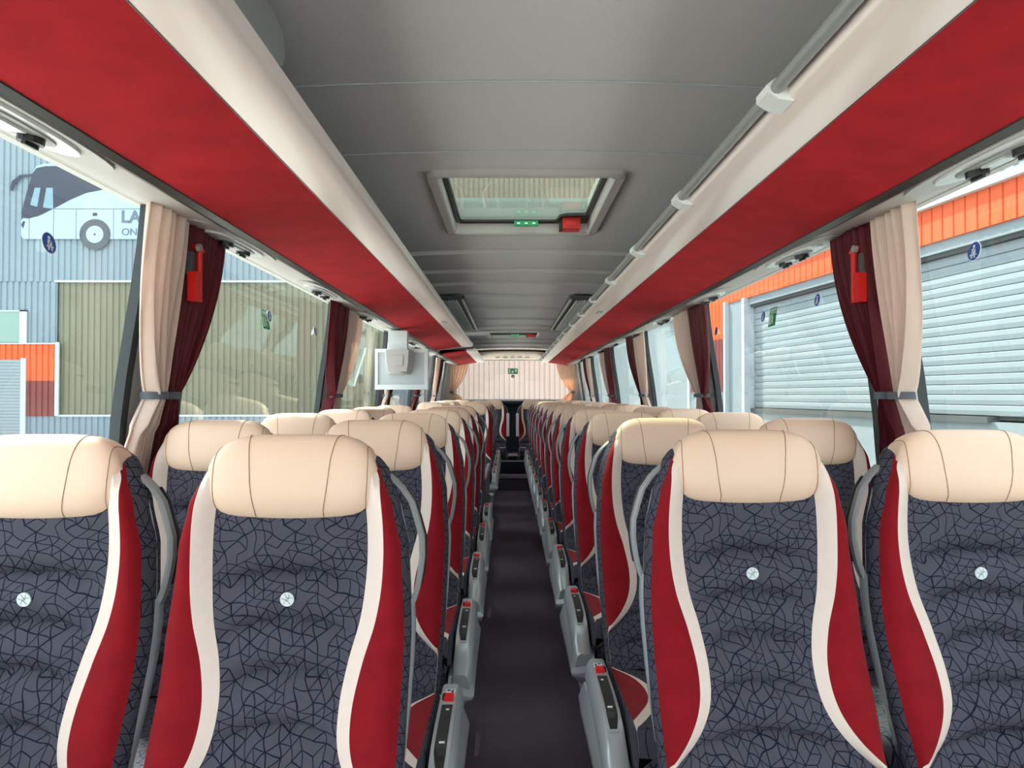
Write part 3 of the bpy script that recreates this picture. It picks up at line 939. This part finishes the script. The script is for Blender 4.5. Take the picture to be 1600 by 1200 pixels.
# ------------------------------------------------------------------ curtains
def curtain(name, s, y0, y1, tie_y, mt, label, phase, ztop=1.835, zbot=0.88, ztie=1.30, fold=7):
    nz, nt = 40, 56
    rows = []
    w0 = y1 - y0
    for i in range(nz + 1):
        z = ztop + (zbot - ztop) * i / nz
        if z > ztie:
            q = (z - ztie) / (ztop - ztie)
            k = math.sin(min(1, q * 1.15) * PI / 2) ** 0.8
        else:
            q = (ztie - z) / (ztie - zbot)
            k = 0.62 * math.sin(min(1, q * 1.3) * PI / 2)
        mid = (y0 + y1) / 2
        cy = tie_y + (mid - tie_y) * k
        wd = 0.05 + (w0 - 0.05) * k
        r = []
        for j in range(nt + 1):
            t = j / nt
            tt = t + 0.02 * math.sin(9 * t + phase + z * 2)
            a = (0.014 + 0.007 * (1 - k)) * (1 + 0.3 * math.sin(3.3 * t + phase))
            off = a * math.sin(2 * PI * fold * tt + phase + 0.6 * math.sin(z * 5 + phase)) + 0.004 * math.sin(2 * PI * 2.3 * t + z * 7)
            r.append((s * (wx(z) - 0.030 - (0.030 * (1 - k) if z > ztie else 0.030 - 0.026 * min(1, k * 1.6)) + off * (1.0 if z > 1.2 else 0.6) - 0.038 * k * (z > ztie)), cy + (t - 0.5) * wd, z))
        rows.append(r)
    o = empty(name, (s * 1.12, tie_y, zbot))
    mb = MB().grid([[(p[0] - s * 1.12, p[1] - tie_y, p[2] - zbot) for p in r] for r in rows])
    c = mb.build('cloth', mt, o, True)
    md = c.modifiers.new('thickness', 'SOLIDIFY')
    md.thickness = 0.002
    # tieback: a flat band round the waist
    cx_ = s * (wx(ztie) - 0.058) - s * 1.12
    pts = [(cx_ + 0.040 * math.cos(2 * PI * k / 18), 0.040 * math.sin(2 * PI * k / 18)) for k in range(18)]
    zt = ztie - zbot
    MB().grid([[(p[0], p[1], zt + dz) for p in pts] for dz in (-0.011, 0.011)], closed_u=True).build('tieback', 'tie', o, True)
    tag(o, label, 'curtain', 'side window curtains')
    return o
ckinds = ['cur_c', 'cur_b', 'cur_c', 'cur_b', 'cur_c', 'cur_b']
cn = {'cur_c': 'cream', 'cur_b': 'burgundy'}
for s, nm in ((-1, 'left'), (1, 'right')):
    for k, (a, b) in enumerate(PIL):
        for near in (True, False):
            mt_ = ckinds[k] if near else ckinds[k + 1]
            y0, y1 = ((a - 0.22, a + 0.0) if k == 0 else (a - 0.30, a + 0.10)) if near else ((a + 0.01, a + 0.26) if k == 0 else (a + 0.11, a + 0.48))
            ty = (a - 0.03 if k == 0 else a + 0.02) if near else (a + 0.05 if k == 0 else a + 0.12)
            curtain('curtain', s, y0, y1, ty, mt_, '%s tied curtain at the %s %s window pillar' % (cn[mt_], ORD[k], nm), k * 1.7 + s + near, fold=5 if near else 7)
for s, nm in ((-1, 'left'), (1, 'right')):
    o = curtain('curtain', 1, -0.02, 0.28, 0.0, 'cur_p', 'peach tied curtain at the %s edge of the rear window' % nm, 2.0 + s, ztop=1.92, zbot=1.20, ztie=1.36, fold=6)
    o.rotation_euler = (0, 0, PI / 2 if s > 0 else PI / 2)
    if s < 0:
        o.scale = (1, -1, 1)
    o.location = (s * 1.03, Y1 - 0.2, 1.20)

# ------------------------------------------------------------------ window stickers
def sticker_frame(s, D, z):
    """empty on the inner face of the side glass; local x runs along the bus, local z up, local y to the cabin"""
    o = empty('x', (s * (wx(z) + 0.020), D, z))
    dz = 0.05
    lean = math.atan((wx(z - dz) - wx(z + dz)) / (2 * dz))
    o.rotation_euler = (0, 0, -PI / 2 if s < 0 else PI / 2)
    return o, lean
def belt_sign(s, D, z, label):
    o, lean = sticker_frame(s, D, z)
    o.name = 'belt_sign'
    m = Matrix.Rotation(lean, 4, 'X')
    def put(mb, nm, mt_):
        mb.v = [tuple(m @ Vector(p)) for p in mb.v]
        return mb.build(nm, mt_, o)
    put(MB().disc((0, 0.003, 0), 0.0255, 24, 'y', 0.001), 'rim', 'white')
    put(MB().disc((0, 0.004, 0), 0.0235, 24, 'y', 0.0012), 'disc', 'blue')
    fig = MB()
    fig.disc((0, 0.005, 0.0125), 0.0042, 12, 'y', 0.001)
    fig.prism([(-0.006, 0.007), (0.006, 0.007), (0.008, -0.007), (-0.008, -0.007)], 0.0048, 0.0056, 'y')
    fig.prism([(-0.013, -0.008), (0.013, -0.008), (0.013, -0.0105), (-0.013, -0.0105)], 0.0048, 0.0056, 'y')
    fig.prism([(-0.007, -0.0105), (-0.003, -0.0105), (-0.004, -0.018), (-0.008, -0.018)], 0.0048, 0.0056, 'y')
    fig.prism([(0.007, -0.0105), (0.003, -0.0105), (0.004, -0.018), (0.008, -0.018)], 0.0048, 0.0056, 'y')
    put(fig, 'seated_figure', 'white')
    put(MB().prism([(-0.006, 0.006), (-0.004, 0.007), (0.007, -0.005), (0.006, -0.007)], 0.0056, 0.006, 'y'), 'belt_mark', 'blue')
    tag(o, label, 'sign', 'round blue seat belt stickers')
def exit_sign(s, D, z, label):
    o, lean = sticker_frame(s, D, z)
    o.name = 'exit_sign'
    m = Matrix.Rotation(lean, 4, 'X')
    def put(mb, nm, mt_):
        mb.v = [tuple(m @ Vector(p)) for p in mb.v]
        return mb.build(nm, mt_, o)
    put(MB().box(-0.042, 0.042, 0.002, 0.003, -0.043, 0.043), 'plate', 'green')
    put(MB().box(-0.036, 0.036, 0.003, 0.0034, 0.017, 0.020), 'divider', 'white')
    mk = MB()
    for k in range(6):
        mk.box(-0.034 + k * 0.0118, -0.026 + k * 0.0118, 0.003, 0.0036, 0.025, 0.035)
    put(mk, 'lettering', 'white')
    fig = MB()
    fig.disc((0.006, 0.0034, 0.006), 0.005, 12, 'y', 0.0012)
    fig.prism([(-0.008, 0.002), (0.008, -0.001), (0.005, -0.016), (-0.004, -0.014)], 0.003, 0.0038, 'y')
    fig.prism([(-0.004, -0.014), (0.003, -0.015), (-0.012, -0.034), (-0.017, -0.031)], 0.003, 0.0038, 'y')
    fig.prism([(0.000, -0.015), (0.006, -0.015), (0.018, -0.032), (0.012, -0.035)], 0.003, 0.0038, 'y')
    fig.prism([(0.022, 0.010), (0.034, 0.010), (0.034, -0.034), (0.022, -0.034)], 0.003, 0.0038, 'y')
    put(fig, 'running_figure', 'white')
    tag(o, label, 'sign', 'green emergency exit stickers')
for k, D in enumerate((1.65, 2.46, 3.17, 3.92)):
    belt_sign(-1, D, 1.655, 'round blue seat belt sticker on the left glass, %s from the camera' % ('nearest' if k == 0 else ORD[k]))
for k, D in enumerate((1.80, 2.72, 3.30, 4.05)):
    belt_sign(1, D, 1.668, 'round blue seat belt sticker on the right glass, %s from the camera' % ('nearest' if k == 0 else ORD[k]))
exit_sign(-1, 3.13, 1.635, 'green emergency exit sticker on the second left window')
exit_sign(1, 3.19, 1.655, 'green emergency exit sticker on the second right window')
g = empty('exit_sign', (0.01, Y1 - 0.07, 1.70))
MB().box(-0.085, 0.085, -0.004, 0.0, -0.03, 0.065).build('plate', 'green', g)
fig = MB()
fig.box(-0.07, -0.04, -0.006, -0.004, -0.015, 0.05); fig.box(-0.02, 0.01, -0.006, -0.004, -0.015, 0.03); fig.box(0.03, 0.07, -0.006, -0.004, 0.0, 0.05)
fig.build('pictogram', 'white', g)
tag(g, 'green emergency exit sticker in the middle of the rear window', 'sign')
g = empty('belt_sign', (0.01, Y1 - 0.07, 1.63))
MB().disc((0, 0, 0), 0.028, 20, 'y', 0.004).build('disc', 'seal', g)
MB().disc((0, -0.003, 0), 0.012, 12, 'y', 0.003).build('figure', 'white', g)
tag(g, 'small round dark sticker below the green sign on the rear window', 'sign')

# ------------------------------------------------------------------ emergency hammers on the first pillars
def hammer(s, D, z, label):
    o = empty('emergency_hammer', (s * 1.035, D, z))
    MB().box(-0.012, 0.012, -0.022, 0.022, 0.06, 0.145).build('holder', 'shell', o)
    MB().tube([(-s * 0.014, -0.012, 0.16), (-s * 0.022, 0.0, 0.168), (-s * 0.022, 0.022, 0.15)], 0.0125, 10).build('hammer_head', 'ham_red', o, True)
    h = MB().tube([(-s * 0.022, 0.012, 0.16), (-s * 0.022, 0.014, 0.10), (-s * 0.02, 0.012, -0.03)], [0.010, 0.009, 0.011], 10).build('handle', 'ham_red', o, True)
    MB().box(min(-s * 0.028, 0), max(-s * 0.028, 0), -0.026, 0.022, -0.04, 0.07).build('red_plate', 'ham_red', o)
    mk = MB()
    for k in range(7):
        mk.box(min(-s * 0.0285, -s * 0.029), max(-s * 0.0285, -s * 0.029), -0.012, 0.008, -0.03 + k * 0.013, -0.025 + k * 0.013)
    mk.build('raised_marks', 'buckle', o)
    MB().disc((-s * 0.03, -0.012, 0.16), 0.014, 14, 'x', 0.012).build('hammer_tip', 'grey_plastic', o)
    o.scale = (1, 0.85, 0.82)
    tag(o, label, 'hammer', 'red emergency hammers')
hammer(-1, 2.17, 1.62, 'red emergency hammer between the curtains of the first left pillar')
hammer(1, 2.18, 1.62, 'red emergency hammer between the curtains of the first right pillar')

# ------------------------------------------------------------------ monitor
tv = empty('monitor', (-0.892, 5.50, 1.357))
tv.scale = (0.91, 1, 0.91)
MB().box(-0.215, 0.215, 0.0, 0.045, 0.0, 0.325).build('back_panel', 'tv_back', tv)
for (x0, x1, z0, z1) in ((-0.225, 0.225, -0.012, 0.03), (-0.225, 0.225, 0.305, 0.335), (-0.225, -0.2, 0.03, 0.305), (0.195, 0.225, 0.03, 0.305)):
    MB().box(x0, x1, -0.014, 0.055, z0, z1).build('frame_bar', 'tv', tv)
MB().box(-0.205, 0.205, 0.045, 0.05, 0.02, 0.31).build('screen', 'black', tv)
cov = MB().grid([[(-0.145, -0.001, 0.32), (-0.115, -0.10, 0.32), (0.075, -0.10, 0.32), (0.105, -0.001, 0.32)],
                 [(-0.14, -0.001, 0.22), (-0.11, -0.10, 0.22), (0.07, -0.10, 0.22), (0.10, -0.001, 0.22)],
                 [(-0.125, -0.001, 0.13), (-0.10, -0.08, 0.14), (0.055, -0.08, 0.14), (0.085, -0.001, 0.13)],
                 [(-0.115, -0.001, 0.115), (-0.09, -0.03, 0.118), (0.05, -0.03, 0.118), (0.075, -0.001, 0.115)]], closed_u=True, cap=True).build('hinge_cover', 'cove', tv, True)
MB().prism([(-0.075, 0.27), (0.03, 0.27), (0.025, 0.19), (-0.065, 0.19)], -0.106, -0.099, 'y').build('cover_plate', 'cove', cov)
MB().box(-0.105, 0.055, -0.06, 0.03, 0.30, 0.485).build('bracket', 'tv', tv)
tag(tv, 'pale fold-down monitor hanging below the left luggage rack, back to the camera', 'monitor')

# ------------------------------------------------------------------ outside
GZ = -1.25
struct(MB().box(-80, 80, -60, 90, GZ - 0.1, GZ).build('ground', 'bounce_ground'))

def corrugated(x0, x1, z0, z1, y, pitch=0.26, d=0.04):
    """trapezoid sheet facing -y"""
    mb = MB()
    pts = []
    n = int(round((x1 - x0) / pitch))
    p = (x1 - x0) / n
    for k in range(n):
        a = x0 + k * p
        pts += [(a, y), (a + p * 0.62, y), (a + p * 0.70, y + d), (a + p * 0.92, y + d)]
    pts.append((x1, y))
    return mb.grid([[(q[0], q[1], z0) for q in pts], [(q[0], q[1], z1) for q in pts]])

DF = 30.0
X = lambda px: CX + (px - VX) * DF / F
Z = lambda py: CZ + (VY - py) * DF / F
bl = empty('hall_building', (0, DF, GZ))
def bpart(mb, nm, mt_, par=bl, dy=0.0):
    mb.v = [(v[0], v[1] - DF + dy, v[2] - GZ) for v in mb.v]
    return mb.build(nm, mt_, par)
bpart(corrugated(-30, -5.0, Z(440), 14.0, DF), 'upper_cladding', 'clad')
bpart(corrugated(X(90), -5.0, Z(650), Z(440), DF + 0.12), 'olive_wall', 'olive')
bpart(corrugated(X(90), -5.0, GZ, Z(650), DF), 'base_cladding', 'clad')
bpart(MB().box(X(86), -5.0, DF - 0.02, DF + 0.13, Z(441), Z(438)), 'flashing', 'trim_white')
bpart(MB().box(X(93), -5.0, DF - 0.03, DF + 0.13, Z(651), Z(648)), 'flashing', 'trim_white')
bpart(corrugated(-30, X(90), GZ, Z(440), DF + 0.02), 'wall_cladding', 'clad')
bpart(MB().box(-30, -5.0, DF + 0.2, DF + 12, GZ, 14.0), 'core', 'clad')
bpart(corrugated(-30, X(90), Z(562), Z(537), DF - 0.03, 0.26), 'orange_lintel', 'orange')
bpart(corrugated(X(43), X(90), Z(595), Z(562), DF - 0.03, 0.26), 'orange_pier', 'orange')
bpart(corrugated(X(43), X(90), Z(650), Z(595), DF - 0.03, 0.26), 'maroon_pier', 'maroon')
bpart(MB().box(X(89), X(95), DF - 0.08, DF, Z(650), Z(535)), 'corner_trim', 'trim_white')
bpart(MB().box(X(36), X(44), DF - 0.08, DF, GZ, Z(560)), 'jamb_trim', 'trim_white')
bpart(MB().box(-30, X(90), DF - 0.07, DF, Z(538), Z(536)), 'flashing', 'trim_white')
sh = bpart(MB().box(-30, X(36), DF - 0.01, DF + 0.05, GZ, Z(562)), 'shutter_backing', 'dark_gap')
slat = None
for k in range(32):
    z0 = Z(562) - 0.135 * (k + 1)
    if z0 < GZ:
        break
    if slat is None:
        slat = MB().prism([(-0.06, 0.0), (-0.03, 0.0), (-0.03, 0.13), (-0.06, 0.12)], -30, X(36), 'x').mesh('shutter_slat')
        slat.materials.append(MT['shutter'])
    o = link('shutter_slat', slat, None, sh)
    o.location = (0, 0, z0 - GZ)
gw = bpart(MB().box(-30, X(33), DF - 0.03, DF, Z(535), Z(487)), 'window', 'gate_glass')
bpart(MB().box(X(33), X(44), DF - 0.06, DF, Z(537), Z(485)), 'window_frame', 'trim_white')
bpart(MB().box(-30, X(44), DF - 0.06, DF, Z(487), Z(485)), 'window_frame', 'trim_white')
tag(bl, 'big hall clad in pale and olive ribbed sheets seen through the left windows', 'building')

# life-size bus print mounted on that wall
mu = empty('bus_mural', (X(35), DF - 0.06, Z(374)))
def mpart(pts, nm, mt_, d0, d1, par=mu):
    mb = MB().prism([(X(a) - X(35), Z(b) - Z(374)) for a, b in pts], d0, d1, 'y')
    return mb.build(nm, mt_, par)
body = mpart([(35, 369), (35, 344), (40, 341), (37, 330), (44, 300), (52, 270), (57, 260), (70, 256), (300, 253), (300, 374), (38, 374)], 'bus_body', 'mur_body', -0.03, 0.05)
mpart([(37, 341), (36, 330), (44, 298), (52, 271), (58, 263), (72, 260), (300, 257), (300, 298), (200, 298), (160, 297), (135, 302), (110, 313), (86, 326), (62, 338), (46, 342)], 'window_band', 'mur_dark', -0.045, -0.03)
mpart([(49, 321), (56, 294), (65, 294), (60, 324)], 'door_window', 'mur_win', -0.055, -0.045)
mpart([(69, 325), (74, 294), (84, 294), (85, 327)], 'door_window', 'mur_win', -0.055, -0.045)
wc = (150, 367)
def circ(c, r, n=28): return [(c[0] + r * math.cos(2 * PI * k / n), c[1] + r * math.sin(2 * PI * k / n)) for k in range(n)]
w_ = mpart(circ(wc, 24), 'wheel', 'mur_tyre', -0.055, -0.03)
mpart(circ(wc, 13.5), 'hub', 'mur_body', -0.065, -0.055, w_)
mpart(circ(wc, 1.8), 'hub_cap', 'mur_tyre', -0.07, -0.065, w_)
mpart([(75, 270), (75, 274), (35, 278), (25, 288), (21, 299), (17, 298), (20, 284), (32, 274)], 'mirror_arm', 'mur_dark', -0.05, -0.03)
for a, b in ((47, 374), (85, 374), (120, 374), (178, 374)):
    mpart([(a, 328 if a > 60 else 342), (a + 0.6, 328 if a > 60 else 342), (a + 0.6, b), (a, b)], 'panel_line', 'mur_dark', -0.035, -0.03)
mpart([(86, 326.5), (300, 326.5), (300, 327.2), (86, 327.2)], 'panel_line', 'mur_dark', -0.035, -0.03)
mpart([(35, 352), (38, 346), (41, 347), (38, 358)], 'headlamp', 'mur_dark', -0.04, -0.03)
mpart([(146, 333), (153, 333), (153, 338), (146, 338)], 'side_hatch', 'mur_dark', -0.035, -0.03)
def text_part(body_, size, px, py, nm, par, bold=0.0):
    cu = bpy.data.curves.new('t', 'FONT')
    cu.body = body_
    cu.size = size
    cu.extrude = 0.01
    cu.offset = bold
    t = bpy.data.objects.new('t', cu)
    C.objects.link(t)
    dg = bpy.context.evaluated_depsgraph_get()
    me = bpy.data.meshes.new_from_object(t.evaluated_get(dg))
    bpy.data.objects.remove(t)
    me.materials.clear()
    me.name = nm
    o = link(nm, me, 'mur_txt', par)
    o.rotation_euler = (PI / 2, 0, 0)
    o.location = (X(px) - X(35), -0.04, Z(py) - Z(374))
    return o
text_part('LA', 0.72, 190, 348, 'large_lettering', mu, 0.018)
text_part('ON', 0.42, 191, 368, 'small_lettering', mu)
tag(mu, 'life-size print of a white coach mounted on the ribbed hall wall', 'mural')

# far hall straight behind the coach, seen through the rear window
rb = empty('rear_hall', (0, 42, GZ))
mb = corrugated(-15, 12, 0, 16, 0.0, 0.30, 0.05)
mb.build('cladding', 'rear_clad', rb)
MB().box(-15, 12, 0.1, 8, 0, 16).build('core', 'rear_clad', rb)
tag(rb, 'bright warm white ribbed hall wall behind the rear window', 'building')

# gate hall along the right side, turned a little towards the coach
ang = math.atan(0.1265)
rh = empty('gate_hall', (CX + 5.5, 0, GZ), ang)
# local frame: y runs along the wall away from the camera, x into the building; metres along the wall = D / cos(ang)
k_ = 1 / math.cos(ang)
def zz(Zrel): return CZ + Zrel - GZ
def planks(y0, y1, z0, z1, mt_, nm, pitch=0.155, depth=0.0):
    n = max(1, int(round((y1 - y0) / pitch)))
    p = (y1 - y0) / n
    me = MB().prism([(0.0, 0.003), (-0.018, 0.012), (-0.018, p - 0.012), (0.0, p - 0.003), (0.03, p - 0.003), (0.03, 0.003)], z0, z1, 'z').mesh(nm)
    me.materials.append(MT[mt_])
    for k in range(n):
        o = link(nm, me, None, rh)
        o.location = (depth, y0 + k * p, 0)
planks(2.0, 16.0, zz(1.635), zz(2.01), 'orange', 'orange_plank')
MB().box(-0.08, 0.05, -4, 24, zz(2.01), zz(2.09)).build('white_gutter', 'trim_white', rh)
mb = MB()
pts = []
for k in range(160):
    a = -4 + k * 0.16
    pts += [(0.0, a), (0.0, a + 0.1), (0.03, a + 0.12), (0.03, a + 0.15)]
mb.grid([[(p[0], p[1], zz(2.09)) for p in pts], [(p[0], p[1], zz(3.4)) for p in pts]]).build('upper_cladding', 'clad', rh)
MB().box(0.25, 6, -4, 24, 0, zz(3.4)).build('core', 'dark_gap', rh)
# lintel and the wide shutter
G0, G1 = 2.0 , 11.85 * k_
MB().box(0.02, 0.25, G0, G1, zz(1.52), zz(1.64)).build('lintel', 'shutter', rh)
MB().box(0.06, 0.25, G0, G1, zz(1.48), zz(1.52)).build('lintel_gap', 'dark_gap', rh)
pitch = 0.105
sm = MB().prism([(0.128, 0.0), (0.120, 0.006), (0.113, 0.05), (0.117, 0.094), (0.128, 0.102), (0.16, 0.102), (0.16, 0.0)], 0, 1, 'y')
sm.v = [(v[0], G0 + (G1 - G0) * v[1], v[2]) for v in sm.v]
sme = sm.mesh('shutter_slat', False)
sme.materials.append(MT['shutter'])
z = zz(1.48)
sh2 = MB().box(0.165, 0.2, G0, G1, zz(-0.24), zz(1.48)).build('shutter_backing', 'dark_gap', rh)
while z - pitch > zz(-0.26):
    z -= pitch
    o = link('shutter_slat', sme, None, sh2)
    o.location = (0, 0, z)
MB().box(0.05, 0.2, 6.9 * k_, G1, z - 0.07, z - 0.01).build('bottom_rail', 'dark_gap', rh)
MB().box(0.10, 0.25, G0, G1, 0, z - 0.06).build('gate_base', 'shutter', rh)
# pale jamb, then the orange and maroon pier
MB().box(-0.06, 0.25, G1, G1 + 0.09, 0, zz(1.64)).build('jamb_trim', 'trim_white', rh)
J0, J1 = 12.62 * k_, 14.3 * k_
MB().box(0.0, 0.25, G1 + 0.09, J0, 0, zz(1.64)).build('jamb_panel', 'shutter', rh)
MB().box(-0.08, 0.2, J0 - 0.07, J0, 0, zz(1.66)).build('jamb_trim', 'trim_white', rh)
planks(J0, J1, zz(1.03), zz(1.635), 'orange', 'orange_plank')
planks(J0, J1, zz(0.06), zz(1.03), 'maroon', 'maroon_plank')
planks(J0, J1, 0.0, zz(0.06), 'clad', 'base_plank')
MB().box(-0.05, 0.2, J1, J1 + 0.1, 0, zz(1.64)).build('jamb_trim', 'trim_white', rh)
MB().box(0.1, 0.25, J1 + 0.1, 24, 0, zz(2.0)).build('far_shutter', 'shutter', rh)
tag(rh, 'gate hall with orange planks over white roller shutters beyond the right windows', 'building')
